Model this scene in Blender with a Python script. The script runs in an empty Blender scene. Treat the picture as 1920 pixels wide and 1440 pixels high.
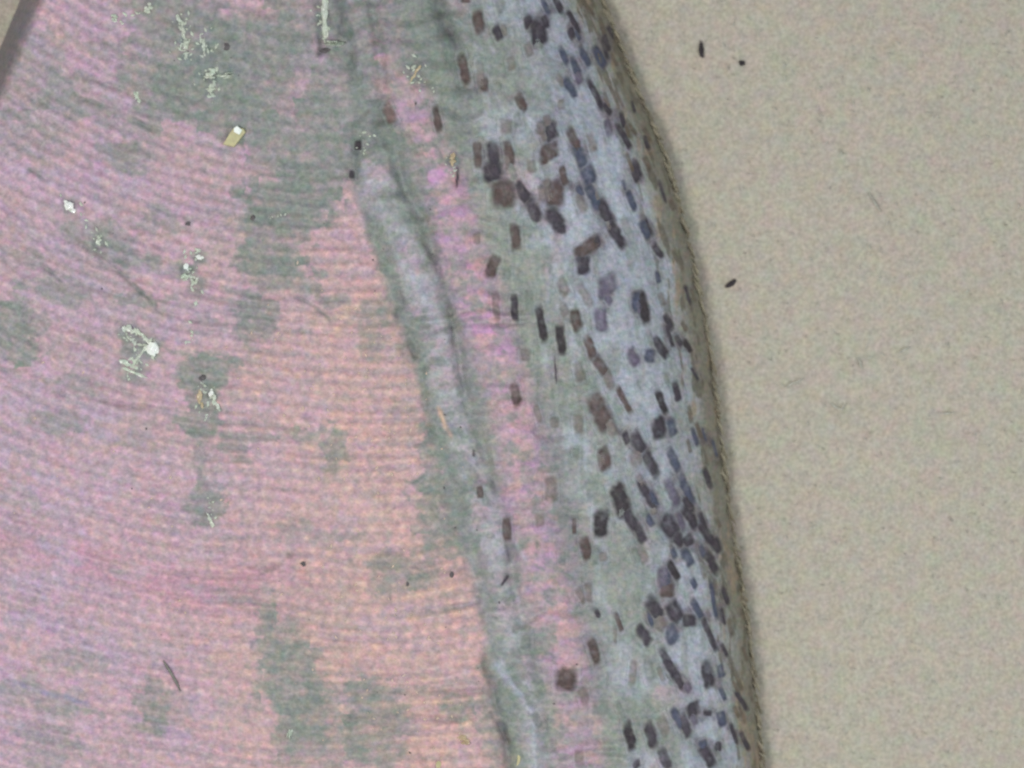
import bpy, math, random
import numpy as np

S = bpy.context.scene
COL = S.collection
D = 100.0                     # camera height, one unit = 100 photo pixels on the paper

# ------------------------------------------------------------------ camera
cam = bpy.data.cameras.new('camera'); co = bpy.data.objects.new('camera', cam); COL.objects.link(co)
co.location = (0, 0, D); cam.lens = 36.0 * D / 19.2; cam.sensor_width = 36.0
cam.clip_start = 1.0; cam.clip_end = 400.0
S.camera = co
cam.dof.use_dof = True; cam.dof.focus_distance = D-2.15; cam.dof.aperture_fstop = 0.1

# ------------------------------------------------------------------ light (microscope lamps over a bench)
W = bpy.data.worlds.new('World'); S.world = W; W.use_nodes = True
bgn = W.node_tree.nodes['Background']
bgn.inputs[0].default_value = (0.93, 1.0, 1.03, 1); bgn.inputs[1].default_value = 0.45
def area(name, loc, size, energy, colr):
    l = bpy.data.lights.new(name, 'AREA'); l.shape = 'DISK'; l.size = size; l.energy = energy; l.color = colr
    o = bpy.data.objects.new(name, l); COL.objects.link(o); o.location = loc
    d = -np.array(loc, float); o.rotation_euler = (math.acos(-d[2]/np.linalg.norm(d)), 0, math.atan2(d[1], d[0]) - math.pi/2)
    return o
area('key_lamp', (-18, -5, 43), 13, 9700, (1.0, 0.985, 0.95))
area('fill_lamp', (34, -16, 38), 18, 6600, (0.9, 0.97, 1.0))
S.view_settings.view_transform = 'Standard'; S.view_settings.look = 'None'
S.view_settings.exposure = 0.0; S.view_settings.gamma = 1.0
S.cycles.filter_width = 2.4
S.cycles.max_bounces = 5

# ------------------------------------------------------------------ helpers
def lin(c):
    c = np.asarray(c, float) / 255.0
    return np.where(c <= 0.04045, c/12.92, ((c+0.055)/1.055)**2.4)
def sm(a, b, x):
    t = np.clip((x-a)/(b-a), 0, 1); return t*t*(3-2*t)
TAB = np.random.RandomState(7).rand(64, 256, 256)
def vn(x, y, k=0):
    x = np.asarray(x, float); y = np.asarray(y, float)
    T = TAB[k % 64]; xi = np.floor(x).astype(int); yi = np.floor(y).astype(int)
    fx = x-xi; fy = y-yi; fx = fx*fx*(3-2*fx); fy = fy*fy*(3-2*fy)
    a = T[xi & 255, yi & 255]; b = T[(xi+1) & 255, yi & 255]; c = T[xi & 255, (yi+1) & 255]; d = T[(xi+1) & 255, (yi+1) & 255]
    return (a*(1-fx)+b*fx)*(1-fy)+(c*(1-fx)+d*fx)*fy
def fbm(x, y, k=0, o=4):
    s = 0; a = 1.0; n = 0
    for i in range(o):
        s = s + a*vn(x*2**i+i*17.3, y*2**i+i*9.1, k+i); n += a; a *= 0.55
    return s/n
def mix(A, B, m):
    m = np.asarray(m)[..., None]; return A*(1-m)+np.asarray(B)*m

# ------------------------------------------------------------------ shape of the wing, in photo-pixel units over the paper
def curve(pts):
    p = np.array(pts, float)
    p = np.vstack([p[0]+(p[0]-p[1])*300/abs(p[0][1]-p[1][1]), p, p[-1]+(p[-1]-p[-2])*300/abs(p[-1][1]-p[-2][1])])
    def f(y):
        # smoothed piecewise-linear
        y = np.asarray(y, float); s = 0
        for dy in (-50, -25, 0, 25, 50): s = s + np.interp(y+dy, p[:, 1], p[:, 0])
        return s/5
    return f
EDGE = curve([(1062, -160), (1130, 0), (1192, 160), (1241, 270), (1271, 373), (1298, 480), (1328, 640), (1350, 800), (1366, 960), (1386, 1060), (1406, 1200), (1430, 1440), (1446, 1600)])
G1 = curve([(560, -160), (615, 0), (650, 120), (668, 230), (655, 320), (690, 440), (735, 560), (778, 680), (806, 800), (838, 900), (850, 990), (885, 1080), (908, 1170), (930, 1300), (952, 1440), (975, 1600)])
PB = curve([(640, -160), (655, 0), (672, 200), (695, 320), (755, 460), (805, 580), (835, 680), (850, 780), (890, 920), (930, 1020), (955, 1130), (968, 1230), (1000, 1360), (1030, 1500)])
G2 = curve([(690, -160), (700, 0), (720, 200), (755, 350), (812, 450), (838, 560), (856, 650), (880, 750), (905, 850), (945, 960), (965, 1080), (985, 1180), (1020, 1330), (1045, 1500)])
PK = curve([(660, -160), (700, 0), (745, 170), (800, 270), (850, 400), (888, 540), (930, 650), (965, 790), (985, 920), (1012, 1050), (1050, 1190), (1085, 1400), (1105, 1550)])
RB = curve([(760, -160), (830, 0), (885, 120), (890, 300), (915, 430), (960, 560), (1010, 680), (1040, 800), (1070, 950), (1100, 1080), (1140, 1250), (1170, 1440), (1190, 1600)])
EDGE0 = EDGE
def EDGE(y): return EDGE0(y) + 7*(fbm(np.asarray(y, float)/26, 0*np.asarray(y, float)+3.3, 190, 3)-.5)
def XL(y): return np.maximum(-400.0, 38-0.42*np.asarray(y, float))

def flow(x, y):
    a = np.interp(y, [0, 300, 900, 1440], [0.62, 0.66, 0.42, 0.27])
    xx = np.minimum(x, 960.0)
    w = 14*(fbm(x/230, y/230, 3, 2)-0.5)
    return y - a*(xx-xx*xx/1330.0) + w
def rowphase(x, y):
    p = flow(x, y)
    return p/26.0 + 1.0*(fbm(x/260+5, p/190, 9, 2)-0.5) + .18*(fbm(x/50, p/26, 14, 2)-.5)
def beads(x, y):
    ph = rowphase(x, y); row = np.floor(ph+.5)
    jit = .5*(row % 2)*.6 + vn(row*.77+.5, x/160, 140)*.9
    cx_ = x/29.0 - .10*y/31.0*0 + jit + .5*(fbm(x/60, y/80, 141, 2)-.5)
    return (.5+.5*np.cos(2*np.pi*cx_)), (.5+.5*np.cos(2*np.pi*ph))
def ridges(x, y):
    p = flow(x, y)
    ph = rowphase(x, y)
    amp = sm(.25, .62, fbm(x/130+3, p/45, 17, 3))
    return 0.5+(0.25+.75*amp)*0.5*np.cos(2*np.pi*ph)

BLOT = [(345,60,85,75,.75),(470,110,85,90,.85),(300,170,60,60,.85),(400,190,95,55,.7),(545,385,80,46,1),(590,300,70,45,.6),(240,290,42,28,.75),(500,485,70,34,1),(475,585,40,38,.8),
 (385,700,56,34,1),(378,785,36,46,1),(18,620,52,62,.95),(440,835,28,30,.6),(385,935,28,46,.8),(700,250,45,60,.95),(635,300,36,44,.7),(775,340,36,90,.8),
 (560,530,46,20,.7),(620,560,40,14,.6),(828,950,46,66,.95),(762,1075,60,34,.8),(625,845,22,40,.7),(500,1162,20,24,.85),(545,1270,58,66,.9),(570,1345,64,54,.75),
 (510,1215,44,18,.8),(285,1322,30,46,.8),(700,1360,60,76,.8),(860,1330,40,20,.8),(640,1400,60,40,.5),(90,1400,55,45,.5),(830,830,30,40,.8),
 (130,150,40,22,.4),(150,200,70,18,.7),(60,130,60,80,.5),(60,260,70,40,.4),(290,415,42,22,.6),(110,540,60,16,.7),(260,560,60,12,.7),(150,720,50,14,.5),(120,790,60,18,.6),
 (250,830,50,12,.45),(700,620,24,60,.6),(740,560,22,60,.6),(560,810,50,10,.6),(455,1120,60,14,.5),(140,1240,70,18,.5),(60,1300,80,22,.5),(130,1330,60,12,.6),
 (330,1330,20,30,.5),(600,1000,80,16,.4),(800,1290,80,12,.4),(780,1150,60,8,.4),(560,620,30,10,.4),(40,480,50,12,.4),(120,560,40,10,.5),(870,40,45,70,.6),
 (780,60,70,90,.8),(620,200,60,70,.55),(560,60,50,80,.5),(860,190,40,90,.6),(960,1280,30,70,.8),(1000,1210,36,26,.8),(925,1330,24,120,.7),(430,150,60,80,.6),(460,230,80,34,.6),(520,270,60,50,.75),(580,350,60,40,.75),(600,240,40,60,.7),(650,60,50,60,.6),(640,150,40,60,.5),(520,430,70,30,.8),(505,520,50,30,.7),(475,620,26,40,.6),
 (390,610,36,16,.4),(380,860,20,40,.5),(480,800,20,26,.4),(345,150,40,70,.5),(200,90,60,14,.5),(230,235,50,12,.5),(180,440,70,26,.6),(240,480,60,18,.6),(300,500,60,14,.5),(60,600,40,20,.6),(560,1390,50,40,.7),(700,1300,40,30,.6),
 (540,1190,30,30,.6),(810,860,24,70,.7),(830,1020,40,30,.7),(760,790,30,40,.4),(720,420,24,60,.5),(740,500,20,50,.5),(890,720,40,80,.4),(780,640,30,40,.5),(450,1330,40,14,.3)]

C = {k: lin(v) for k, v in dict(patch=(127,135,129),
    pink=(196,159,174), lilac=(175,156,186), salmon=(208,163,156), rose=(188,137,154), mauve=(156,145,157), peach=(218,182,158),
    grey=(128,136,130), dgreen=(108,116,111), pale=(176,174,182), magenta=(192,150,184), ggrey=(147,150,142),
    dark=(92,92,94), dblue=(120,126,156), blue=(162,166,178), bluew=(178,182,195), olive=(144,142,124), brown=(124,117,100), tan=(158,138,114)).items()}

# long dark furrows and pale threads one can follow by eye: points, half width, tone, strength, relief
STK = [([(78,496),(125,535)],4,'dgreen',.5,-.02),([(180,470),(235,520),(292,572)],5,'dgreen',.55,-.03),([(110,420),(170,470),(200,500)],6,'dgreen',.4,-.02),([(547,551),(590,575),(620,600)],4,'dgreen',.55,-.03),
 ([(55,317),(87,338)],4,'dgreen',.5,-.02),([(43,1288),(110,1305),(167,1322)],5,'dblue',.5,-.02),([(228,1278),(247,1300)],4,'dgreen',.5,-.02),([(745,545),(757,572),(744,590)],6,'dark',.45,-.03),([(765,640),(778,668)],6,'dark',.4,-.03),
 ([(905,1235),(926,1300),(950,1400),(955,1440)],8,'dark',.55,-.05),([(920,1337),(953,1392)],5,'dark',.6,-.03),([(930,1247),(967,1293),(1000,1340),(1004,1440)],7,'bluew',.55,.04),([(895,1120),(905,1165)],6,'dark',.45,-.02),
 ([(790,690),(798,770),(806,820)],7,'dgreen',.6,-.03),([(795,455),(822,505),(842,575),(850,640)],6,'dark',.45,-.03),([(822,765),(835,800),(846,816)],4,'peach',.6,.03),([(740,470),(800,570)],9,'bluew',.35,.03),
 ([(640,-10),(655,80),(664,150)],10,'dgreen',.6,-.04),([(590,-20),(598,30),(600,100)],7,'dark',.6,-.04),([(630,-20),(640,60)],7,'dark',.55,-.04),([(820,-10),(835,50),(858,80)],12,'dark',.55,-.06),([(668,260),(662,330)],9,'dgreen',.6,-.03),
 ([(945,1000),(955,1050)],4,'dark',.5,-.02),([(690,210),(665,235)],5,'dark',.45,-.02),([(720,210),(700,270)],16,'dark',.4,-.03),([(915,1120),(870,1135),(760,1142)],5,'mauve',.5,-.02),([(760,1120),(850,1100),(900,1085)],5,'peach',.22,.01),
 ([(700,1320),(800,1318),(900,1308)],5,'peach',.22,.01),([(770,1385),(880,1378)],6,'peach',.3,.01),([(760,1160),(860,1150)],5,'peach',.22,.01),([(640,1300),(900,1296)],5,'dark',.3,-.03),([(660,1345),(760,1340),(860,1352)],6,'dark',.35,-.03),
 ([(965,1290),(940,1240)],5,'bluew',.4,.02),([(985,1050),(962,1010)],5,'bluew',.3,.02),([(890,880),(908,925)],5,'dark',.3,0),([(1040,650),(1036,720),(1044,790)],4,'dark',.35,-.02),([(0,690),(60,700),(120,740)],6,'dgreen',.35,-.02),
 ([(120,610),(200,650),(240,680)],5,'dgreen',.35,-.02),([(150,745),(230,760),(330,768)],5,'dark',.3,-.02),([(560,1030),(520,1060),(490,1075)],5,'dark',.3,-.01),([(240,170),(170,150),(130,140)],7,'dgreen',.4,-.02),([(150,185),(220,205),(280,240)],5,'dgreen',.45,-.02)]
def strokes(x, y, c):
    out = np.zeros(np.shape(x))
    wob = 7*(fbm(x/22, y/22, 120, 2)-.5) if c is not None else 0
    for pts, w, tn, k, dz in STK:
        p = np.array(pts, float); pad = w*3+8
        m = (x > p[:, 0].min()-pad) & (x < p[:, 0].max()+pad) & (y > p[:, 1].min()-pad) & (y < p[:, 1].max()+pad)
        if not m.any(): continue
        xx = x[m]; yy = y[m]; d = np.full(xx.shape, 1e9)
        for a, b in zip(p[:-1], p[1:]):
            v = b-a; t = np.clip(((xx-a[0])*v[0]+(yy-a[1])*v[1])/(v@v), 0, 1)
            d = np.minimum(d, np.hypot(xx-a[0]-t*v[0], yy-a[1]-t*v[1]))
        if c is not None: d = d+wob[m]
        g = np.exp(-(np.maximum(d, 0)/w)**2)
        if c is None: out[m] += g*dz
        else:
            g = g*k*(.5+1.0*vn(xx/14, yy/14, 122)); c[m] = mix(c[m], C[tn], np.clip(g, 0, .95))
    return out if c is None else c

def height(x, y):
    s = EDGE(y)-x
    base = 2.35*np.sqrt(np.clip(1-(1-np.clip(s/400.0, 0, 1))**2, 0, 1))
    d2 = x-XL(y)
    k = np.clip(d2/52.0, 0, 1); base = base*np.sqrt(np.clip(1-(1-k)**2, 0, 1))
    for dd in (y+430, 1870-y):
        k = np.clip(dd/40.0, 0, 1); base = base*np.sqrt(np.clip(1-(1-k)**2, 0, 1))
    ins = sm(3, 60, s)*sm(0, 60, d2)
    face = 1-sm(-30, 6, x-G1(y))
    r = ridges(x, y)
    z = face*(0.024*np.interp(y, [0, 700], [.55, 1])*r*(0.45+0.9*fbm(x/90, y/60, 21, 2)) + .024*beads(x, y)[0]*r)
    z = z - 0.075*np.exp(-((x-G1(y)-4)/22.0)**2)*(0.1+1.3*sm(.3, .7, fbm(x/60, y/60, 22, 2)))
    z = z + 0.055*np.exp(-((x-PB(y))/38.0)**2)
    z = z - 0.09*np.exp(-((x-G2(y)-12*(fbm(x/40, y/50, 23, 2)-.5))/13.0)**2)*1.5*sm(.2, .8, vn(x/50, y/50, 24))
    z = z + 0.10*np.exp(-((x-PK(y))/36.0)**2)
    z = z - 0.07*np.exp(-((x-RB(y)+16)/20.0)**2)*np.interp(y, [0, 250, 500, 1440], [1.6, 1.2, .5, .5])
    fold = sm(0, 30, x-G1(y))*(1-sm(0, 40, x-RB(y)))
    z = z + fold*0.05*np.cos(2*np.pi*(y/46.0+x/400+1.6*fbm(x/80, y/90, 170, 2)))*(.3+.7*vn(x/40, y/40, 27))
    z = z + 0.10*(fbm(x/60, y/60, 12, 4)-0.5) + 0.030*(fbm(x/14, y/12, 30, 2)-0.5)
    z = z + strokes(x, y, None)
    # long fine grain of the rolled rim, running with the edge
    q = (x-EDGE(y)); rim = sm(-10, 60, x-RB(y))
    z = z + rim*0.045*(fbm(q/24+y/600, y/130, 33, 3)-0.5)
    return base + ins*z

SM = np.zeros((740, 980))            # pigment that has bled between neighbouring flecks, 2 photo px per cell
def STAIN(x, y):
    xi = np.clip(x/2+8, 0, 978); yi = np.clip(y/2+8, 0, 738); a = xi.astype(int); b = yi.astype(int); fx = xi-a; fy = yi-b
    return (SM[b, a]*(1-fx)+SM[b, a+1]*fx)*(1-fy)+(SM[b+1, a]*(1-fx)+SM[b+1, a+1]*fx)*fy
PIT_SHADES = [(132,387,18,.7),(286,655,26,.9),(245,640,36,.8),(250,690,34,.7),(374,483,17,.8),(350,505,24,.8),(370,535,22,.6),(396,738,18,.8),(340,50,24,.6),(381,90,22,.6),(395,145,26,.6),(185,455,26,.7),(230,480,22,.5),(609,40,26,.8),(437,258,26,.3),(778,138,22,.7),(846,302,16,.6),(278,14,20,.5),(505,410,16,.5),(390,975,20,.5)]
def colour(x, y):
    s = EDGE(y)-x; g1 = x-G1(y)
    p = flow(x, y); r = ridges(x, y)
    n1 = fbm(x/210, p/140, 40, 2); n2 = fbm(x/58, p/24, 43, 2); n3 = fbm(x/27, p/17, 46, 2); n4 = fbm(x/110+9, p/60, 50, 2)
    # face
    warm = sm(200, 760, x+0.10*(y-500)+260*(n1-0.5))*sm(250, 620, y)
    c = mix(C['pink'] + 0*x[..., None], C['lilac'], sm(.42, .66, n4)*(1-0.6*warm)*0.85)
    c = mix(c, C['salmon'], np.clip(warm*0.75+0.35*sm(.5, .75, n2), 0, 1))
    c = mix(c, C['rose'], 0.85*np.exp(-(((x-200)/250)**2+((y-1065-.22*(x-200))/55)**2))*sm(.25, .55, n2) + .55*np.exp(-(((x-520)/110)**2+((y-1080)/60)**2)))
    tr = (1-r)*sm(.25, .6, n2)
    c = mix(c, C['mauve'], 0.50*tr*(1-.2*warm))
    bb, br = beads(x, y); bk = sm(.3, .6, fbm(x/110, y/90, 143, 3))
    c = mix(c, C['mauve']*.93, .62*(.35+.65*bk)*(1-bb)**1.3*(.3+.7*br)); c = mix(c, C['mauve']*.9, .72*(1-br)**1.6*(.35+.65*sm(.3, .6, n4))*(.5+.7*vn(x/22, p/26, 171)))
    c = mix(c, C['peach'], .55*sm(.45, .95, bb*br)*sm(.45, .7, vn(x/24, y/15, 144))*(.25+warm))
    col = fbm(x/28, y/60, 110, 2); blob = fbm(x/24, p/17, 113, 2)
    c = mix(c, C['mauve'], .3*sm(.5, .72, col)); c = mix(c, C['grey'], .38*sm(.56, .74, blob)*(1-r*.5))
    c = mix(c, C['salmon'], .4*sm(.5, .7, fbm(x/34, p/20, 116, 2))); c = mix(c, C['lilac'], .4*sm(.54, .72, fbm(x/46, p/30, 118, 2)))
    c = mix(c, C['grey'], 0.30*sm(.52, .72, n2)*(1-r)+0.22*sm(.57, .75, n1))
    c = mix(c, C['peach'], (0.12+0.32*warm)*sm(.50, .72, n3)*r)
    c = mix(c, C['magenta'], 0.5*sm(.55, .78, n3+.12*(n4-.5))*(1-warm))
    c = mix(c, mix(lin((197,169,179))+0*x[..., None], lin((210,176,170)), np.clip(warm*.9, 0, 1)), .40)
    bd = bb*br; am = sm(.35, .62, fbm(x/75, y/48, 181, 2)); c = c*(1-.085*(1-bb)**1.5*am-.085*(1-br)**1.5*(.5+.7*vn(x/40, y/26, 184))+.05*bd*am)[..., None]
    c = mix(c, C['rose'], .5*np.exp(-(((x-160)/240)**2+((y-1050-.30*(x-160))/42)**2))*sm(.3, .6, n2) + .4*np.exp(-(((x-470)/130)**2+((y-1100)/50)**2))*sm(.3, .55, n2))
    top = (1-sm(60, 330, y+120*(n1-.5)-.1*x))*sm(150, 330, x)
    c = mix(c, C['grey'], 0.32*top*sm(.3, .55, fbm(x/60, y/50, 55, 3)))
    # folds
    fm = sm(-14, 12, g1)
    cf = mix(.5*C['grey'] + .5*C['mauve'] + 0*x[..., None], C['ggrey'], sm(.35, .65, fbm(x/60, y/90, 60, 3)))
    seg = fbm(x/45, y/30, 62, 3)
    wv = 22*(fbm(x/38, y/34, 130, 3)-.5)
    wb = np.exp(-np.abs((x-PB(y)+wv)/30.0)**3)
    cf = mix(cf, mix(C['pale'] + 0*x[..., None], C['pink'], 0.5*sm(.5, .7, seg)), wb*np.interp(y, [0, 250, 320, 700, 1440], [.3, .4, .9, .8, .6]))
    wp = np.exp(-(np.abs(x-PK(y)-22*(seg-.5)-wv*.6)/45.0)**3.5)
    cf = mix(cf, mix(C['magenta'] + 0*x[..., None], C['pink'], sm(.4, .6, seg)), wp*(0.78+.3*sm(.35, .55, fbm(x/38, y/24, 132, 3)))*np.interp(y, [0, 120, 650, 700, 750, 1440], [.5, .85, 1, .55, .85, .62]))
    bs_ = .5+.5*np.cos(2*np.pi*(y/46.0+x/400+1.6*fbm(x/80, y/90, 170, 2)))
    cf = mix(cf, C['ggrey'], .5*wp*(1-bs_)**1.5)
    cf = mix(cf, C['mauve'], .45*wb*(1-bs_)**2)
    cf = mix(cf, C['salmon'], 0.4*wp*sm(.55, .75, vn(x/22, y/14, 66)))
    cf = mix(cf, C['dgreen'], np.clip(.46*np.exp(-((g1-5+wv*.8)/20.0)**2)*sm(.3, .8, vn(x/30, y/34, 67))+.5*np.exp(-((x-G2(y)+wv*.5)/10.0)**2)*sm(.3, .8, vn(x/30, y/38, 68)), 0, .9))
    cf = mix(cf, C['grey'], .6*sm(.55, .72, fbm(x/24, y/20, 134, 3)))
    c = mix(c, cf, fm)
    # blotches
    q1 = TAB[11][(np.floor(x/31+.4*vn(x/9, y/9, 150)).astype(int)) & 255, (np.floor(y/21+.4*vn(x/9, y/9, 151)).astype(int)) & 255]-.5
    wx = x+60*(fbm(x/30, y/22, 70, 4)-.5); wy = y+40*(fbm(x/34, y/28, 73, 4)-.5)
    for (bx, by, a, b, k) in BLOT:
        d = (np.abs((wx-bx)/a)**2.6+np.abs((wy-by-.12*(x-bx)*(x < 600))/b)**2.6)*(1+1.1*q1)*(.75+.5*n2)
        m = d < 2.2
        if m.any():
            mm = np.zeros_like(d); mm[m] = k*(.72+.35*vn(wx[m]/20, wy[m]/20, 136))*(1-sm(.6, 1.6, d[m]))*.97
            c = mix(c, C['patch'], mm*(.56+.30*sm(.3, .55, n3)+.16*(1-br)+.06*(1-bb)))
    c = mix(c, C['dgreen'], 0.75*np.exp(-(((x-845-.25*y)/24)**2))*(1-sm(60, 240, y)))  # dark green groove at the top, its shading put into the colour
    c = strokes(x, y, c)
    for (gx_, gy_, gr, gk) in PIT_SHADES:
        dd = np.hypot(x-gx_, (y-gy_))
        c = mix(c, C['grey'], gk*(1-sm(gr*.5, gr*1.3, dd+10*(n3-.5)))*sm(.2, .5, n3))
        c = mix(c, C['dark'], gk*.5*np.exp(-((dd-gr*.42)/3.5)**2))  # dark ring paints the shade of a pit round each grain
    # rim
    q = -s
    rim = sm(-18, 34, x-RB(y)+20*(fbm(x/40, y/40, 76, 2)-.5))
    lng = fbm((q+.08*y)/13, y/85, 78, 3); big = fbm(x/75, y/75, 81, 3)
    bl = sm(60, 190, x-RB(y))
    cr = mix(C['ggrey'] + 0*x[..., None], C['blue'], np.clip(.35+.9*bl*(.6+big*.8)-.25*(1-bl), 0, 1)*np.interp(y, [0, 300, 700, 1440], [1, .9, .75, .85]))
    cr = mix(cr, C['bluew'], .7*sm(.45, .75, lng*.35+big*.75))
    cr = mix(cr, C['grey'], .5*sm(.55, .75, fbm((q+.1*y)/22, y/60, 84, 3)))
    cr = mix(cr, C['pink'], .4*sm(.6, .8, fbm(x/50, y/50, 86, 2))*(1-bl))
    ed = 95+46*(fbm(x/60, y/55, 88, 3)-.5)*2
    cr = mix(cr, C['olive'], .62*(1-sm(ed*.35, ed*.95, s+40*(lng-.5))))
    cr = mix(cr, C['brown'], .75*(1-sm(14, 50, s+34*(lng-.5))))  # brown border, with the shade of the edge curving away painted in
    cr = mix(cr, C['tan'], .6*sm(.6, .75, fbm(x/16, y/55, 91, 3))*(1-sm(40, 70, s)))
    cr = mix(cr, C['brown']*.6, .7*sm(.58, .7, fbm((q+.03*y)/9, y/48, 94, 3))*(1-sm(55, 95, s)))
    cr = mix(cr, C['patch'], .55*sm(.5, .66, fbm(x/30, y/48, 160, 3))*(1-sm(80, 200, x-RB(y))))
    c = mix(c, cr, rim)
    st = STAIN(x, y)
    c = mix(c, lin((102,92,98)), np.clip(st, 0, .72)*(.7+.6*(vn(x/9, y/14, 161)-.3)))
    # shade of the steep drop at the far upper left, put into the colour
    c = mix(c, lin((112,108,112)), .8*(1-sm(26, 52, x-XL(y)+8*(fbm(x/20, y/20, 97, 2)-.5))))
    c = c*(0.87+0.26*fbm(x/6.0, y/5.0, 100, 2))[..., None]*(1+.11*(np.stack([vn(x/9, y/7, 101), vn(x/9, y/7, 102), vn(x/9, y/7, 103)], -1)-.5))
    return np.clip(c, 0.01, 0.95)

# ------------------------------------------------------------------ flecks of pigment: cx, cy, length, width, tilt, tone  (thirds of photo pixels, per region)
R2 = [(700,0,30,60,0,'B'),(770,120,130,65,10,'B'),(895,25,90,60,15,'G'),(880,185,80,50,25,'D'),(1145,30,110,30,25,'N'),(1220,25,100,35,25,'D'),(1305,120,140,30,28,'D'),
(1050,120,60,55,20,'D'),(1110,180,150,95,10,'D'),(1145,125,70,50,20,'D'),(1105,245,60,60,0,'G'),(1250,310,110,35,25,'N'),(1370,320,120,36,27,'N'),(1450,320,130,50,27,'N'),(1520,180,66,30,30,'D'),
(690,390,170,55,12,'B'),(785,430,170,45,6,'L'),(800,475,80,50,6,'B'),(880,490,42,42,0,'G'),(955,360,80,50,10,'L'),(1010,575,100,55,30,'B'),(1285,490,115,46,33,'N'),(1430,530,185,34,26,'D'),(1495,615,70,36,42,'D'),
(1590,770,150,36,28,'D'),(1640,730,80,24,35,'O'),(1660,950,110,44,25,'D'),(270,640,110,60,24,'R'),(540,670,140,42,12,'B'),(95,815,50,40,0,'K'),(60,985,44,32,0,'D'),(925,710,85,70,0,'L'),
(765,870,140,48,4,'B'),(855,880,170,60,8,'D'),(945,860,140,50,15,'B'),(850,965,110,105,5,'D'),(910,1090,150,135,2,'B'),(1020,1080,120,58,30,'D'),(1080,1180,130,62,28,'D'),(1180,740,95,75,15,'D'),(1120,720,70,60,0,'L'),
(1165,860,90,115,10,'B'),(1310,790,150,52,25,'B'),(1340,880,120,60,20,'N'),(1410,800,110,45,15,'L'),(1390,985,95,80,20,'N'),(1250,990,110,46,12,'B'),(1200,1090,145,105,4,'B'),(1130,1090,90,50,5,'L'),
(1200,1230,120,90,40,'D'),(1235,1290,50,50,0,'D'),(1350,1140,110,52,20,'L'),(1420,1110,150,60,30,'N'),(1480,1190,130,62,30,'D'),(1540,1310,170,62,33,'D'),(1630,1130,110,36,20,'N'),(1710,1290,100,56,30,'N'),
(1390,1390,160,78,-58,'B'),(980,1335,140,62,3,'B'),(1720,920,80,36,25,'O'),(1860,1150,66,36,30,'O'),(1780,1410,90,40,35,'D'),(1590,1040,60,18,20,'N'),(760,1340,70,40,0,'L'),(650,990,110,15,2,'D'),
(1605,400,50,24,30,'O'),(1690,590,90,20,30,'O'),(1390,40,110,20,35,'O'),(1240,590,60,44,0,'L'),(1330,200,60,26,30,'N'),(660,520,50,26,10,'G'),(1440,1360,60,40,20,'D')]
R5 = [(850,60,130,66,-22,'B'),(930,100,60,50,0,'G'),(870,280,150,42,4,'L'),(975,290,140,40,4,'D'),(1125,380,190,46,11,'K'),(1235,470,160,50,4,'K'),(1320,360,120,66,15,'B'),(1250,180,100,60,25,'L'),(1370,220,140,54,30,'L'),
(1360,50,110,72,0,'D'),(1495,165,115,105,10,'P'),(1460,360,130,72,8,'P'),(1700,290,180,58,13,'K'),(1665,260,110,60,10,'N'),(1780,120,70,30,15,'N'),(1800,240,80,34,20,'L'),(1840,370,90,34,25,'D'),(1795,510,130,46,33,'D'),(1735,460,80,40,20,'G'),
(1640,570,100,60,25,'P'),(1735,560,80,60,0,'N'),(1400,510,130,52,20,'B'),(1460,620,120,58,35,'B'),(1340,650,110,56,12,'L'),(1035,560,70,60,0,'L'),(980,780,120,56,14,'B'),(1105,890,100,34,15,'L'),(1205,640,140,12,4,'D'),(1110,700,70,12,2,'G'),
(1455,880,205,110,28,'B'),(1515,960,110,60,30,'L'),(1590,810,165,36,28,'B'),(1800,820,130,44,22,'K'),(1885,760,115,40,15,'D'),(1785,970,120,80,10,'D'),(1860,960,90,50,20,'N'),(1670,1050,110,70,30,'D'),(1740,1170,145,60,30,'D'),
(1660,1140,90,84,10,'L'),(1480,1140,120,70,12,'B'),(1335,950,110,56,5,'L'),(1180,1310,130,66,3,'L'),(1870,1150,135,50,25,'N'),(780,1330,66,36,5,'B'),(1570,1370,185,88,18,'K'),(1720,1340,185,52,30,'D'),(1860,1330,150,54,25,'P'),
(745,1110,36,18,0,'D'),(630,400,160,14,2,'G'),(1200,930,60,50,0,'L'),(1320,1110,60,40,0,'G'),(1500,310,36,24,20,'G'),(1900,480,66,30,30,'D')]
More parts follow.
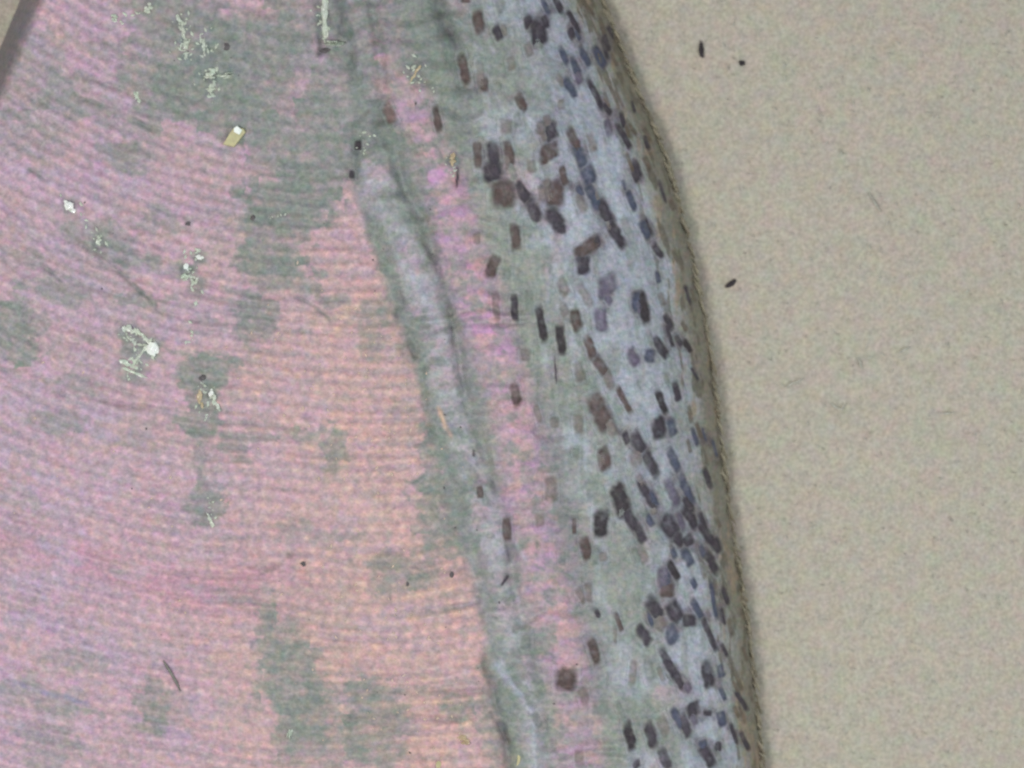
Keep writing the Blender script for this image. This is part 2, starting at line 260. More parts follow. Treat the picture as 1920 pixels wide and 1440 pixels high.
R8 = [(930,95,130,52,3,'B'),(1115,45,80,52,4,'L'),(1460,65,150,80,-2,'K'),(1310,80,85,26,0,'B'),(1375,205,125,56,15,'B'),(1625,40,130,58,30,'D'),(1680,125,100,52,25,'D'),(1690,240,100,58,30,'L'),(1845,80,125,95,38,'D'),(1890,150,90,60,35,'D'),
(1870,330,110,40,30,'K'),(1815,370,120,70,10,'P'),(1830,440,80,80,0,'B'),(1760,540,135,72,35,'D'),(1875,560,115,80,30,'D'),(1790,620,90,70,40,'L'),(1860,690,95,78,20,'N'),(1700,690,110,62,35,'D'),(1560,620,110,30,20,'B'),(1540,700,80,24,0,'L'),
(1420,780,145,58,18,'B'),(1345,470,90,40,30,'L'),(1440,570,44,28,25,'D'),(1265,940,120,118,-3,'B'),(1730,890,120,64,18,'G'),(1840,850,175,48,27,'D'),(1640,900,130,42,-5,'L'),(1460,1100,84,100,0,'G'),(1100,1170,90,50,28,'G'),
(1620,1260,150,52,14,'K'),(1740,1250,140,56,17,'D'),(1810,1200,120,58,20,'L'),(1890,1160,120,42,30,'N'),(1820,1390,110,54,25,'D'),(1340,1380,95,50,0,'L'),(1040,730,70,60,0,'G'),(935,510,40,40,0,'G'),(920,385,66,20,-35,'D'),
(1500,940,80,16,5,'G'),(1360,375,50,16,5,'G'),(1100,180,40,22,0,'G'),(840,130,30,50,0,'G'),(1895,940,110,44,28,'D'),(1660,1420,50,40,10,'D')]
R9 = [(40,30,130,58,35,'D'),(130,120,155,48,35,'D'),(190,190,75,50,30,'D'),(25,255,105,52,28,'N'),(160,280,135,50,30,'D'),(200,60,66,24,20,'O'),(240,470,95,28,20,'D'),(172,490,220,26,9,'N'),(78,540,120,42,30,'N'),(35,610,70,76,0,'D'),
(150,690,190,34,24,'D'),(62,400,60,34,25,'N'),(140,910,150,66,9,'D'),(215,895,70,40,10,'N'),(60,1110,85,76,10,'D'),(142,1130,34,44,0,'D'),(220,1160,85,50,10,'N'),(15,1200,125,52,20,'D'),(310,940,140,28,22,'O'),(330,1060,120,28,33,'D'),
(350,1290,105,28,25,'D'),(140,1370,135,60,28,'D'),(200,1320,50,40,0,'D'),(268,650,100,36,15,'O'),(340,580,90,22,20,'O'),(372,670,80,20,10,'O'),(320,270,95,24,14,'O'),(350,800,80,22,22,'O'),(30,160,60,60,20,'D'),(385,1020,90,20,10,'O'),
(225,1020,80,30,25,'N'),(110,220,70,34,25,'N'),(295,130,90,18,8,'O')]
R6 = [(25,505,75,32,35,'K'),(70,665,75,20,32,'D'),(140,1250,112,34,20,'D'),(20,1310,180,46,25,'N'),(90,980,90,26,22,'O'),(10,395,60,30,28,'O'),(30,1400,90,50,25,'D'),(60,220,90,18,15,'O'),(130,430,90,18,18,'O'),(170,760,110,18,22,'O'),
(225,930,90,16,10,'O'),(180,1080,110,20,15,'N'),(250,1120,90,16,8,'O'),(70,1020,100,26,20,'N'),(120,1000,90,14,18,'N')]
FL = [(ox+u/3, oy+v/3, ln/3, wd/3, an, tn) for (ox, oy, L) in ((640, 0, R2), (640, 480, R5), (640, 960, R8), (1280, 960, R9), (1280, 480, R6)) for (u, v, ln, wd, an, tn) in L]
rf = random.Random(21)
for i in range(74):
    cy = rf.uniform(10, 1430); e = float(EDGE(np.array([cy]))[0]); 
    if i < 26: s_ = rf.uniform(16, 70); FL.append((e-s_, cy, rf.uniform(20, 42), rf.uniform(6, 10), rf.uniform(12, 26), rf.choice('ODDO')))
    elif i < 52: s_ = rf.uniform(60, 190); FL.append((e-s_, cy, rf.uniform(14, 34), rf.uniform(9, 15), rf.uniform(15, 32), rf.choice('NPLDG')))
    else: s_ = rf.uniform(170, 330); FL.append((e-s_, cy, rf.uniform(16, 38), rf.uniform(10, 19), rf.uniform(2, 22), rf.choice('LLGL')))
gyy, gxx = np.mgrid[0:740, 0:980]
gxx = (gxx-8)*2.0; gyy = (gyy-8)*2.0
for (cx, cy, ln, wd, an, tn) in FL:
    if tn in 'OG': continue
    a = math.radians(an); r0 = int((cy-60)/2+8); r1 = int((cy+60)/2+8); c0 = int((cx-60)/2+8); c1 = int((cx+60)/2+8)
    r0 = max(r0, 0); c0 = max(c0, 0); X_ = gxx[r0:r1, c0:c1]-cx; Y_ = gyy[r0:r1, c0:c1]-cy
    u_ = X_*math.cos(a)-Y_*math.sin(a); v_ = X_*math.sin(a)+Y_*math.cos(a)
    SM[r0:r1, c0:c1] += dict(L=.5).get(tn, 1.0)*np.exp(-(np.abs(u_/(wd*.5+10))**4+np.abs(v_/(ln*.5+13))**4))
SM = .14*np.minimum(SM, 1)+.62*sm(1.0, 1.7, SM)

def W3(x, y, z):      # from photo units over the paper to the point at height z above it
    k = (D-z)/D
    return np.stack([(x-960)/100*k, (720-y)/100*k, z], -1)

# ------------------------------------------------------------------ materials
def nodes(name):
    m = bpy.data.materials.new(name); m.use_nodes = True
    return m, m.node_tree, m.node_tree.nodes['Principled BSDF']
def grain(nt, colsock, pos, fac_l, fac_c, s1=16.0, s2=5.0):
    """fine speckle in lightness and hue, fixed to the place"""
    n1 = nt.nodes.new('ShaderNodeTexNoise'); n1.inputs['Scale'].default_value = s1; n1.inputs['Detail'].default_value = 2.5; n1.inputs['Roughness'].default_value = .7
    n2 = nt.nodes.new('ShaderNodeTexNoise'); n2.inputs['Scale'].default_value = s2; n2.inputs['Detail'].default_value = 4; n2.inputs['Roughness'].default_value = .65
    for n in (n1, n2): nt.links.new(pos, n.inputs['Vector'])
    mr = nt.nodes.new('ShaderNodeMapRange'); mr.inputs[1].default_value = .25; mr.inputs[2].default_value = .75
    mr.inputs[3].default_value = 1-fac_l; mr.inputs[4].default_value = 1+fac_l
    nt.links.new(n1.outputs['Fac'], mr.inputs[0])
    mul = nt.nodes.new('ShaderNodeVectorMath'); mul.operation = 'SCALE'
    nt.links.new(colsock, mul.inputs[0]); nt.links.new(mr.outputs[0], mul.inputs['Scale'])
    # hue
    sub = nt.nodes.new('ShaderNodeVectorMath'); sub.operation = 'SUBTRACT'; sub.inputs[1].default_value = (.5, .5, .5)
    nt.links.new(n2.outputs['Color'], sub.inputs[0])
    sc = nt.nodes.new('ShaderNodeVectorMath'); sc.operation = 'MULTIPLY_ADD'; sc.inputs[1].default_value = (fac_c*1.1, fac_c, fac_c*1.1); sc.inputs[2].default_value = (1, 1, 1)
    nt.links.new(sub.outputs[0], sc.inputs[0])
    m2 = nt.nodes.new('ShaderNodeVectorMath'); m2.operation = 'MULTIPLY'
    nt.links.new(mul.outputs[0], m2.inputs[0]); nt.links.new(sc.outputs[0], m2.inputs[1])
    return m2.outputs[0], n1

m_shell, nt, bs = nodes('nacre')
att = nt.nodes.new('ShaderNodeAttribute'); att.attribute_name = 'Col'
geo = nt.nodes.new('ShaderNodeNewGeometry')
outc, nz = grain(nt, att.outputs['Color'], geo.outputs['Position'], .21, .34, 12, 6)
nt.links.new(outc, bs.inputs['Base Color'])
bs.inputs['Roughness'].default_value = .5; bs.inputs['Specular IOR Level'].default_value = .3
bp = nt.nodes.new('ShaderNodeBump'); bp.inputs['Strength'].default_value = .35; bp.inputs['Distance'].default_value = .03
nt.links.new(nz.outputs['Fac'], bp.inputs['Height']); nt.links.new(bp.outputs[0], bs.inputs['Normal'])

m_paper, nt, bs = nodes('paper')
geo = nt.nodes.new('ShaderNodeNewGeometry')
nn = nt.nodes.new('ShaderNodeTexNoise'); nn.inputs['Scale'].default_value = 1.1; nn.inputs['Detail'].default_value = 5
nt.links.new(geo.outputs['Position'], nn.inputs['Vector'])
rp = nt.nodes.new('ShaderNodeValToRGB')
rp.color_ramp.elements[0].position = .3; rp.color_ramp.elements[0].color = (*lin((185,174,161)), 1)
rp.color_ramp.elements[1].position = .7; rp.color_ramp.elements[1].color = (*lin((180,174,159)), 1)
nt.links.new(nn.outputs['Fac'], rp.inputs[0])
outc, nz = grain(nt, rp.outputs['Color'], geo.outputs['Position'], .24, .30, 14, 3.2)
nt.links.new(outc, bs.inputs['Base Color']); bs.inputs['Roughness'].default_value = .85; bs.inputs['Specular IOR Level'].default_value = .15
bp = nt.nodes.new('ShaderNodeBump'); bp.inputs['Strength'].default_value = .4; bp.inputs['Distance'].default_value = .03
nt.links.new(nz.outputs['Fac'], bp.inputs['Height']); nt.links.new(bp.outputs[0], bs.inputs['Normal'])

def plain(name, c, rough=.6, spec=.3, var=.25):
    m, nt, bs = nodes(name)
    rgb = nt.nodes.new('ShaderNodeRGB'); rgb.outputs[0].default_value = (*lin(c), 1)
    geo = nt.nodes.new('ShaderNodeNewGeometry')
    o, _ = grain(nt, rgb.outputs[0], geo.outputs['Position'], var, .25, 14, 6)
    nt.links.new(o, bs.inputs['Base Color']); bs.inputs['Roughness'].default_value = rough; bs.inputs['Specular IOR Level'].default_value = spec
    return m
M_DARK = plain('dark_grit', (52,46,50)); M_FIB = plain('pale_fibre', (186,183,172)); M_FIBD = plain('dull_fibre', (154,147,136)); M_SPOT = plain('soft_grit', (98,92,94))
M_WHITE = plain('white_grain', (240,242,236), .15, .7, .1); M_PALE = plain('pale_grain', (196,203,188), .25, .6, .3)
M_YEL = plain('straw_flake', (190,182,142), .5, .3, .15); M_HAIR = plain('hair', (124,122,114)); M_ORG = plain('amber_grain', (190,170,140), .3, .5)

# ------------------------------------------------------------------ mesh builders
def mesh_from(name, co_, faces, cols=None, mat=None, smooth=True, parent=None):
    me = bpy.data.meshes.new(name)
    nv = len(co_); nf = len(faces); k = faces.shape[1]
    me.vertices.add(nv); me.vertices.foreach_set('co', np.ascontiguousarray(co_, np.float32).ravel())
    me.loops.add(nf*k); me.loops.foreach_set('vertex_index', faces.astype(np.int32).ravel())
    me.polygons.add(nf); me.polygons.foreach_set('loop_start', np.arange(0, nf*k, k, dtype=np.int32))
    me.polygons.foreach_set('loop_total', np.full(nf, k, np.int32))
    me.update(calc_edges=True)
    if smooth: me.polygons.foreach_set('use_smooth', np.ones(nf, bool))
    if cols is not None:
        ca = me.color_attributes.new('Col', 'FLOAT_COLOR', 'POINT')
        ca.data.foreach_set('color', np.concatenate([cols, np.ones((nv, 1))], 1).astype(np.float32).ravel())
    me.materials.append(mat)
    o = bpy.data.objects.new(name, me); COL.objects.link(o)
    if parent: o.parent = parent
    return o
def compact(P3, F, Cc=None):
    used = np.unique(F); mp = np.zeros(len(P3), int); mp[used] = np.arange(len(used))
    return P3[used], mp[F], (Cc[used] if Cc is not None else None)

# ------------------------------------------------------------------ paper: one sheet, with gentle unevenness
n = 160
gx, gy = np.meshgrid(np.linspace(-60, 60, n), np.linspace(-60, 60, n))
pz = .03*(fbm(gx/2+50, gy/2+50, 5, 3)-.5)-.02
P3 = np.stack([gx, gy, pz], -1).reshape(-1, 3)
idx = np.arange(n*n).reshape(n, n)
F = np.stack([idx[:-1, :-1], idx[:-1, 1:], idx[1:, 1:], idx[1:, :-1]], -1).reshape(-1, 4)
pp = mesh_from('paper_surface', P3, F, None, m_paper); pp['kind'] = 'structure'

# ------------------------------------------------------------------ the wing and its parts
def thing(o, label, cat, group=None):
    o['label'] = label; o['category'] = cat
    if group: o['group'] = group
    return o
shell = bpy.data.objects.new('insect_wing', None); COL.objects.link(shell)
thing(shell, 'pink iridescent insect wing with bluish, dark-flecked edge, lying on beige paper', 'wing')

ys = np.concatenate([np.arange(-430, -400, 2.5), np.arange(-400, -24, 10), np.arange(-24, 1466, 2.3), np.arange(1466, 1840, 10), np.arange(1840, 1870.1, 2.5)]); nt_ = 840
t = np.linspace(0, 1, nt_); t = 1-(1-t)**1.12
Y, T = np.meshgrid(ys, t, indexing='ij')
X = XL(Y)+(EDGE(Y)-XL(Y))*T
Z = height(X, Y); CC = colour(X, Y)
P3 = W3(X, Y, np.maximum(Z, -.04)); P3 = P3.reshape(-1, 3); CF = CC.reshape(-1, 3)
idx = np.arange(Y.size).reshape(Y.shape)
Fq = np.stack([idx[:-1, :-1], idx[1:, :-1], idx[1:, 1:], idx[:-1, 1:]], -1)
xm = X[:-1, :-1]; ym = Y[:-1, :-1]
def between(a, b): return (xm >= a) & (xm < b)
g1 = G1(ym); g2 = G2(ym); rb = RB(ym); ee = EDGE(ym)
g2 = np.maximum(g2, g1+20); g3 = np.maximum(rb-10, g2+30)
regs = [('scaled_membrane', xm < g1), ('wing_vein', between(g1, g2)), ('pink_scale_band', between(g2, g3)), ('leading_edge', between(g3, ee-70)), ('edge_border', xm >= ee-70)]
LBL = dict(scaled_membrane='pink field of fine scale rows with grey-green bare patches', wing_vein='pale raised vein with grey-green grooves beside it', pink_scale_band='pink beaded band between the vein and the leading edge',
           leading_edge='bluish grey rounded leading edge with dark scales', edge_border='olive-brown outermost border of the leading edge')
for nm, mk in regs:
    p, f, c = compact(P3, Fq[mk], CF)
    o = mesh_from(nm, p, f, c, m_shell, True, shell); o['label'] = LBL[nm]

TONE = {k: lin(v) for k, v in dict(B=(88,74,72), D=(66,60,68), N=(76,80,98), L=(112,101,95), G=(108,116,110), K=(58,52,56), P=(98,90,108), O=(98,86,74), R=(114,88,86)).items()}
STR = dict(B=1.0, D=1.05, N=1.0, L=.64, G=.6, K=1.15, P=.9, O=.8, R=.8)
rnd = random.Random(3)
def fleck(cx, cy, ln, wd, ang, tone, seed):
    ln *= 1.12+(.06 if tone in 'DNKP' and ang > 18 else 0); wd = wd*(1.10 if tone in 'DNKP' else 1.04)+.4
    a = math.radians(ang); ex = np.array([math.cos(a), -math.sin(a)]); ey = np.array([math.sin(a), math.cos(a)])   # across, along (photo y down)
    hl = ln/2*1.22; hw = wd/2*1.28+1.5
    nu = max(5, int(hw*2/2.0)); nv_ = max(6, int(hl*2/2.4))
    U, V = np.meshgrid(np.linspace(-1, 1, nu), np.linspace(-1, 1, nv_), indexing='ij')
    x = cx+U*hw*ex[0]+V*hl*ey[0]; y = cy+U*hw*ex[1]+V*hl*ey[1]
    k = seed % 40
    uu = (U*hw + 5.0*min(1, wd/18)*(fbm(x/11, y/11, k, 2)-.5))/(wd/2); vv = (V*hl+6*(fbm(x/12, y/9, k+3, 2)-.5))/(ln/2)
    vv = vv + .35*uu*wd/ln*(1 if ang > 8 else 0)
    d = np.maximum((np.abs(uu)**4+np.abs(vv)**5+1e-9)**(1/4.5), 0)
    mk = 1-sm(.62, 1.18, d)
    tex = .62+.62*fbm(x/7, y/9, k+5, 2)+.14*V                 # lower end is the denser one
    mk2 = np.clip(mk*tex*STR[tone], 0, 1)
    base = colour(x, y)
    ring = np.exp(-((d-1.24)/.14)**2)*.10
    c = mix(base, C['bluew'], ring*(tone not in 'OG'))
    rim_d = .72+.38*(1-sm(.25, .85, d))  # edges of a fleck are darker than its middle
    c = mix(c, TONE[tone][None, None]*(rim_d[..., None]+.15*fbm(x/5, y/5, k+8, 2)[..., None]), mk2)
    z = height(x, y)+.006+.012*mk
    P = W3(x, y, z).reshape(-1, 3)
    id_ = np.arange(nu*nv_).reshape(nu, nv_)
    F = np.stack([id_[:-1, :-1], id_[:-1, 1:], id_[1:, 1:], id_[1:, :-1]], -1)
    dm = d[:-1, :-1]; keep = (dm < 1.5) & (EDGE(y[:-1, :-1])-x[:-1, :-1] > 6)
    F = F[keep]
    if len(F) < 4: return
    # keep faces upward
    p, f, cc = compact(P, F.reshape(-1, 4), c.reshape(-1, 3))
    v = p[f[0]]; nrm = np.cross(v[1]-v[0], v[2]-v[1])
    if nrm[2] < 0: f = f[:, ::-1]
    mesh_from('dark_scale', p, f, np.clip(cc, .005, .95), m_shell, True, shell)
sd = 0
for (cx, cy, ln, wd, an, tn) in FL:
    sd += 1; fleck(cx, cy, ln, wd, an, tn, sd)

# ------------------------------------------------------------------ grit, grains and fibres
def top_z(px, py):
    a = np.array([float(px)]); b = np.array([float(py)])
    return float(height(a, b)[0]) if XL(b)[0] < px < EDGE(b)[0] else 0.0
def lump(name, px, py, ln, wd, ang, mat, label, cat, group=None, th=.5, seg=8, rings=4, jag=.45):
    """an irregular faceted grain resting on what is under it; sizes in photo px"""
    r = random.Random(int(px*7+py)); z0 = top_z(px, py)
    VS = []; FS = []
    a = math.radians(ang); long_ = max(ln, wd)/min(ln, wd)
    pieces = [(0, 0, ln*.95, wd*.9)]
    if mat in (M_PALE, M_ORG): pieces = [((r.random()-.5)*wd*.7, (q_-1.5)/3*ln*.8, ln*(.28+.3*r.random()), wd*(.55+.5*r.random())) for q_ in range(4)]
    elif mat is M_WHITE: pieces += [((r.random()-.5)*wd*1.1, (r.random()-.5)*ln*1.1, ln*.4, wd*.4) for q_ in range(3)]
    for (ou, ov, ln_, wd_) in pieces:
        vs = []; fs = []; o0 = len(VS)
        for i in range(rings+1):
            f = i/rings; rr = math.sin(math.pi*(.08+.84*f))**.7; zz = -math.cos(math.pi*(.08+.84*f))
            for j in range(seg):
                b = 2*math.pi*j/seg; q = 1+jag*(r.random()-.5)*2
                u = math.cos(b)*rr*wd_/200*q+ou/100; v = math.sin(b)*rr*ln_/200*q+ov/100
                vs.append((u*math.cos(a)+v*math.sin(a), u*math.sin(a)-v*math.cos(a), wd_/200*th*(zz+.6)*(1+jag*(r.random()-.5))))
        for i in range(rings):
            for j in range(seg):
                k = (j+1) % seg; fs.append((i*seg+j, i*seg+k, (i+1)*seg+k, (i+1)*seg+j))
        cu, cv = ou/100, ov/100; cxy = (cu*math.cos(a)+cv*math.sin(a), cu*math.sin(a)-cv*math.cos(a))
        vs.append((*cxy, vs[0][2])); vs.append((*cxy, vs[-2][2]+.01))
        nb, ntp = len(vs)-2, len(vs)-1
        for j in range(seg):
            k = (j+1) % seg; fs.append((nb, k, j)); fs.append((ntp, rings*seg+j, rings*seg+k))
        VS += vs; FS += [tuple(o0+t_ for t_ in f_) for f_ in fs]
    vs, fs = VS, FS
    me = bpy.data.meshes.new(name); me.from_pydata(vs, [], fs); me.materials.append(mat)
    o = bpy.data.objects.new(name, me); COL.objects.link(o)
    o.location = tuple(W3(np.float64(px), np.float64(py), np.float64(z0)))
    return thing(o, label, cat, group)
GP = 'dark grit specks'; GG = 'pale glinting grains'
lump('grit_speck', 1315, 94, 34, 10, 3, M_DARK, 'long upright black speck on the paper near the top', 'speck', 'dark specks on the paper')
lump('grit_speck', 1391, 119, 12, 11, 60, M_DARK, 'tiny round black speck on the paper, right of the long upright one', 'speck', 'dark specks on the paper')
lump('grit_speck', 1371, 532, 24, 10, -58, M_DARK, 'slanted black speck on the paper beside the middle of the leading edge', 'speck', 'dark specks on the paper')
DS = [(425,87,14,14,0,'dark speck on the green patch at the top of the pink field'),(352,420,9,14,0,'small dark speck on the pink field above the pair of bright grains'),
(475,408,9,14,60,'small dark speck at the lower left edge of the round grey patch'),(380,708,14,16,0,'dark speck at the top of the grey patch holding the forked sliver'),(568,1057,11,12,0,'lone dark speck on the lower pink field'),
(847,1077,9,15,80,'dark flat speck left of the pale vein, low down'),(764,1095,7,11,80,'small dark speck on the green smudge by the pale vein'),
(609,95,9,22,8,'dark speck below the long splinter at the top'),]
for (x, y, l, w, a, lb) in DS: lump('grit_speck', x, y, l*.85, w*.85, a, M_SPOT, lb, 'speck', GP)
GR = [(132,387,17,19,0,M_WHITE,'bright white glinting grain at far left'),(286,655,26,23,20,M_WHITE,'largest white glinting grain, at the end of a pale streak'),
(374,483,11,13,0,M_WHITE,'right one of the pair of bright grains at upper left'),(349,499,13,11,0,M_WHITE,'left one of the pair of bright grains at upper left'),(349,518,10,17,30,M_PALE,'pale grain just under the pair of bright grains'),
(245,618,26,11,62,M_PALE,'pale elongated grain up and left of the largest white grain'),(270,632,30,6,45,M_PALE,'thin pale streak running into the largest white grain'),(262,665,34,5,-35,M_PALE,'thin pale strand under the largest white grain'),
(243,684,28,10,75,M_PALE,'short pale stroke down and left of the largest white grain'),(250,698,42,5,72,M_PALE,'long thin pale strand below the largest white grain'),
(396,738,13,11,0,M_WHITE,'white tip of the forked sliver on the dark grey patch'),(405,756,30,9,28,M_PALE,'right pale sliver of the fork on the grey patch'),(376,750,26,8,4,M_ORG,'left straw-coloured sliver of the fork on the grey patch'),
(340,48,34,8,18,M_PALE,'long pale green sliver near the top of the pink field'),(348,84,14,13,0,M_PALE,'pale green round grain under the long sliver'),(381,86,34,7,16,M_PALE,'second long pale sliver, right of the first near the top'),
(395,138,17,15,0,M_PALE,'pale cluster grain at the end of the second long sliver'),(424,142,9,20,12,M_PALE,'flat pale grain right of the cluster grain'),(395,165,12,12,0,M_PALE,'small pale grain under the cluster grain'),
(278,14,18,11,-30,M_PALE,'pale grain at the top border of the pink field'),(216,34,12,10,0,M_PALE,'small pale grain near the upper left corner'),(258,182,22,6,15,M_PALE,'upright pale glint left of the big green patch'),
(609,34,72,14,8,M_PALE,'long pale splinter in the dark groove at the top border'),(630,82,8,40,0,M_PALE,'flat pale crosswise splinter below the long one'),
(778,138,30,6,-28,M_ORG,'straw-coloured sliver beside the flecked edge at the top'),(846,300,22,14,0,M_ORG,'amber grain on the pink band'),(185,452,18,8,0,M_PALE,'pale upright grain between scale rows at left'),
(372,945-965+965,16,6,0,M_PALE,'tiny pale glint on the small grey spot, middle left') if False else (395,975,22,6,25,M_PALE,'pale short glint below the small grey spot, middle left'),
(370,470,8,10,0,M_PALE,'small pale grain just above the pair of bright grains'),(365,530,26,8,-15,M_PALE,'pale green smear below the pair of bright grains'),(543,1375,8,16,80,M_PALE,'flat pale glint on the green smudge near the bottom'),
(822,1435,14,10,10,M_YEL,'straw grain at the bottom border by the pale vein'),(870,1388,14,18,0,M_ORG,'amber grain on the lowest scale row by the pale vein'),(972,1428,26,7,-6,M_YEL,'straw sliver at the bottom of the pale vein')]
for (x, y, l, w, a, m, lb) in GR: lump('mineral_grain', x, y, l, w, a, m, lb, 'grain', GG)
# countless glinting crumbs along the scratched trails
def crumbs(name, mat, spots, seed, label, sz=1.0):
    r = random.Random(seed); V = []; Fa = []
    for (x0, y0, x1, y1, w, n_) in spots:
        for i in range(n_):
            t_ = r.random(); px = x0+(x1-x0)*t_+r.gauss(0, w); py = y0+(y1-y0)*t_+r.gauss(0, w*.7)
            c0 = W3(np.float64(px), np.float64(py), np.float64(top_z(px, py)+.012)); q = r.uniform(.010, .030)*sz; a = r.uniform(0, 3.1); e = r.uniform(1, 2.6)
            o = len(V)
            for (du, dv, dz) in ((q, 0, 0), (0, q*e, 0), (-q, 0, 0), (0, -q*e, 0), (q*.2*r.random(), 0, q*.7)):
                V.append((c0[0]+du*math.cos(a)-dv*math.sin(a), c0[1]+du*math.sin(a)+dv*math.cos(a), c0[2]+dz))
            Fa += [(o, o+1, o+4), (o+1, o+2, o+4), (o+2, o+3, o+4), (o+3, o, o+4)]
    me = bpy.data.meshes.new(name); me.from_pydata(V, [], Fa); me.materials.append(mat)
    o = bpy.data.objects.new(name, me); COL.objects.link(o); o['kind'] = 'stuff'; o['label'] = label; o['category'] = 'crumbs'
TR = [(335,20,350,110,7,26),(380,60,400,190,9,46),(345,60,370,150,12,20),(262,640,245,700,12,36),(235,620,290,660,12,24),(352,470,370,545,8,26),(175,430,190,480,8,12),(380,710,392,790,8,22),(700,250,660,300,10,10),(770,110,800,180,10,16),(590,0,620,90,8,18),
      (505,405,545,400,5,6),(845,290,850,330,6,9),(130,380,200,470,12,12),(270,10,225,40,6,8),(258,170,262,200,4,6),(370,560,360,650,8,10),(390,930,400,990,6,8)]
crumbs('pale_crumbs', M_PALE, TR, 4, 'tiny pale green glinting crumbs trailing over the pink field')
crumbs('peach_crumbs', plain('peach_crumb', (212,190,172), .4, .4), [(640,540,760,900,50,50),(700,1050,800,1400,60,90),(500,600,700,900,70,50),(150,800,500,1300,140,40)], 8, 'tiny peach glints scattered over the scale rows', .75)
crumbs('dark_crumbs', M_SPOT, [(100,300,600,1300,150,16),(700,200,1000,1400,60,26),(330,60,420,160,30,8)], 9, 'minute dark crumbs scattered over the wing', .6)
def fringe(name, mat, N, seed):
    r = random.Random(seed); V = []; Fa = []
    for i in range(N):
        y = r.uniform(-60, 1500); e = float(EDGE(np.array([y]))[0]); dy = r.uniform(8, 34); x0 = e-r.uniform(-2, 9)
        z_ = r.uniform(.02, .45); e2 = float(EDGE(np.array([y+dy]))[0])
        pts = [W3(np.float64(x0), np.float64(y), np.float64(z_)), W3(np.float64((x0+e2)/2+r.uniform(0, 5)), np.float64(y+dy*.5), np.float64(z_*.8+.02)), W3(np.float64(e2+r.uniform(-4, 9)), np.float64(y+dy), np.float64(z_*.5+.02))]
        vs, fs = tube(pts, r.uniform(.010, .030), 4); o = len(V); V += vs; Fa += [tuple(o+q for q in f) for f in fs]
    me = bpy.data.meshes.new(name); me.from_pydata(V, [], Fa); me.materials.append(mat)
    o = bpy.data.objects.new(name, me); COL.objects.link(o); o.parent = shell; o['kind'] = 'stuff'; o['label'] = 'fuzzy brownish fringe along the outermost border'
FRINGE = [('fringe', plain('fringe_tan', (164,155,134)), 320, 31), ('fringe', plain('fringe_brown', (140,130,112)), 180, 32)]
# the square straw flake
fl = bpy.data.meshes.new('straw_flake')
vs = [(-.19,-.13,0),(.02,-.18,0),(.24,.10,0),(.20,.17,0),(.03,.20,0),(-.05,.10,0)]
vt = [(x*.92, y*.92, .07) for x, y, z in vs]; k = len(vs)
fl.from_pydata(vs+vt, [], [tuple(range(k))[::-1], tuple(range(k, 2*k))]+[(i, (i+1) % k, (i+1) % k+k, i+k) for i in range(k)])
fl.materials.append(M_YEL); fo = bpy.data.objects.new('straw_flake', fl); COL.objects.link(fo)
fo.location = tuple(W3(np.float64(437), np.float64(258), np.float64(top_z(437, 258)+.03)))
thing(fo, 'straw-coloured angular flake lying on the upper pink field', 'flake')
wf = bpy.data.meshes.new('white_corner')
wf.from_pydata([(.02,.10,.075),(.12,.05,.075),(.17,.13,.08),(.08,.21,.085),(.02,.17,.08)], [], [(0,1,2,3,4)]); wf.materials.append(M_WHITE)
wo = bpy.data.objects.new('white_corner', wf); COL.objects.link(wo); wo.parent = fo

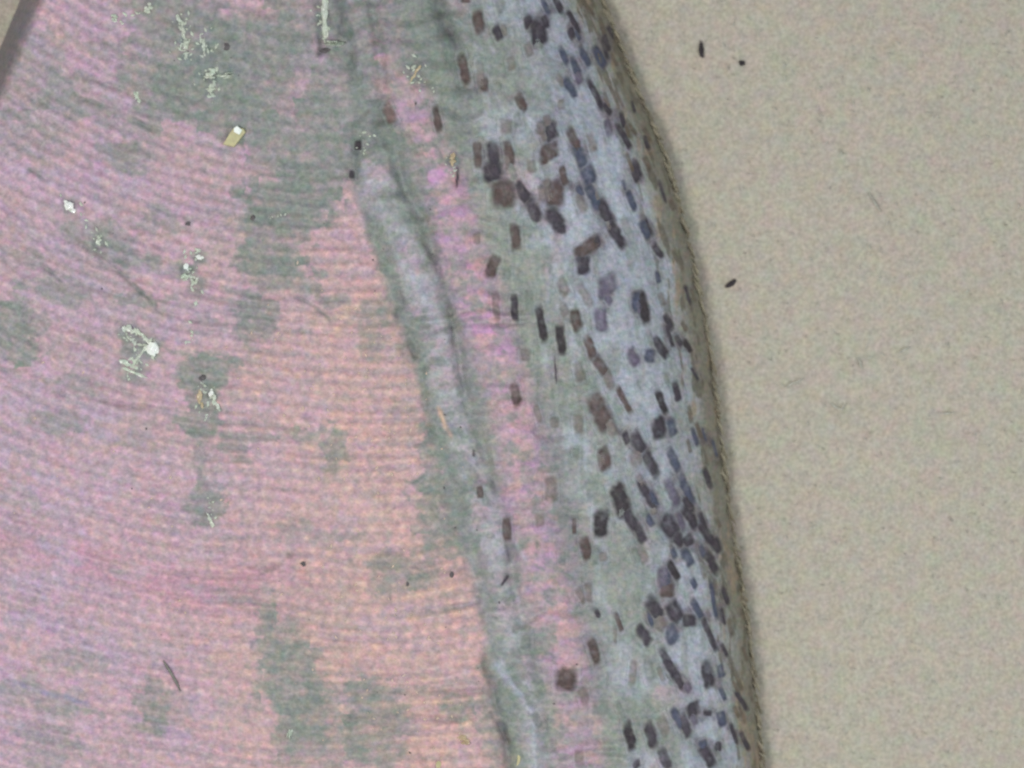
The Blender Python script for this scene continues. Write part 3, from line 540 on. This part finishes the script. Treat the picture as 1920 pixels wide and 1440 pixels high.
def tube(pts, rad, seg=5):
    vs = []; fs = []
    pts = [np.array(p, float) for p in pts]
    for i, p in enumerate(pts):
        d = pts[min(i+1, len(pts)-1)]-pts[max(i-1, 0)]; d /= (np.linalg.norm(d)+1e-9)
        n1 = np.cross(d, (0, 0, 1.)); n1 /= (np.linalg.norm(n1)+1e-9); n2 = np.cross(n1, d)
        r = rad*(1 if 0 < i < len(pts)-1 else .35)
        for j in range(seg):
            b = 2*math.pi*j/seg; vs.append(tuple(p+r*(math.cos(b)*n1+math.sin(b)*n2)))
    for i in range(len(pts)-1):
        for j in range(seg):
            k = (j+1) % seg; fs.append((i*seg+j, i*seg+k, (i+1)*seg+k, (i+1)*seg+j))
    fs.append(tuple(range(seg))[::-1]); fs.append(tuple(range((len(pts)-1)*seg, len(pts)*seg)))
    return vs, fs
def fibre(name, pp_, rad, mat, label, cat, group=None):
    pts = [W3(np.float64(x), np.float64(y), np.float64(top_z(x, y)+rad*1.2)) for x, y in pp_]
    vs, fs = tube(pts, rad); me = bpy.data.meshes.new(name); me.from_pydata(vs, [], fs); me.materials.append(mat)
    me.polygons.foreach_set('use_smooth', [True]*len(fs))
    o = bpy.data.objects.new(name, me); COL.objects.link(o); return thing(o, label, cat, group)
fibre('hair', [(306,1238),(313,1250),(322,1264),(331,1280),(338,1296)], .028, M_HAIR, 'fine dark hair lying slantwise on the lower pink field', 'hair')
FB = [([(1608,670),(1613,680),(1616,693)], 'pale curved fibre on the paper, level with the middle of the leading edge'),([(1475,728),(1483,720),(1496,716),(1505,710)], 'pale bent fibre on the paper nearest the middle of the leading edge'),
([(1556,755),(1566,763),(1578,768),(1586,756)], 'pale hooked fibre on the paper below the curved one'),([(1684,663),(1694,657),(1706,650)], 'pale slanted fibre on the paper right of the curved one'),
([(1760,776),(1775,775),(1792,773)], 'bright straight fibre on the paper far right'),([(1735,211),(1748,213)], 'short pale fibre on the paper at upper right'),([(1628,360),(1640,380),(1652,398)], 'faint long fibre on the paper above the middle')]
for p, lb in FB: fibre('paper_fibre', p, .020, M_FIB, lb, 'fibre', 'pale fibres on the paper')

for a_ in FRINGE: fringe(*a_)
# countless short fibres and crumbs of the paper's surface
def paper_stuff(name, mat, N, seed, rad, lmax):
    r = random.Random(seed); V = []; Fa = []
    for i in range(N):
        x = r.uniform(-14, 14); y = r.uniform(-11, 11)
        a = r.uniform(0, math.pi); L = r.uniform(.03, lmax)
        b = a+r.uniform(-.6, .6)
        p0 = (x, y, .012); p1 = (x+L*math.cos(a)/2, y+L*math.sin(a)/2, .016+.01*r.random()); p2 = (p1[0]+L*math.cos(b)/2, p1[1]+L*math.sin(b)/2, .008)
        vs, fs = tube([p0, p1, p2], rad*r.uniform(.6, 1.3), 3); o = len(V); V += vs; Fa += [tuple(o+q for q in f) for f in fs]
    me = bpy.data.meshes.new(name); me.from_pydata(V, [], Fa); me.materials.append(mat)
    o = bpy.data.objects.new(name, me); COL.objects.link(o); o['kind'] = 'stuff'; o['label'] = 'fine loose fibres all over the beige paper'; o['category'] = 'fibres'
paper_stuff('pale_paper_fibres', M_FIB, 2600, 5, .010, .13)
paper_stuff('dull_paper_fibres', M_FIBD, 1500, 6, .010, .08)
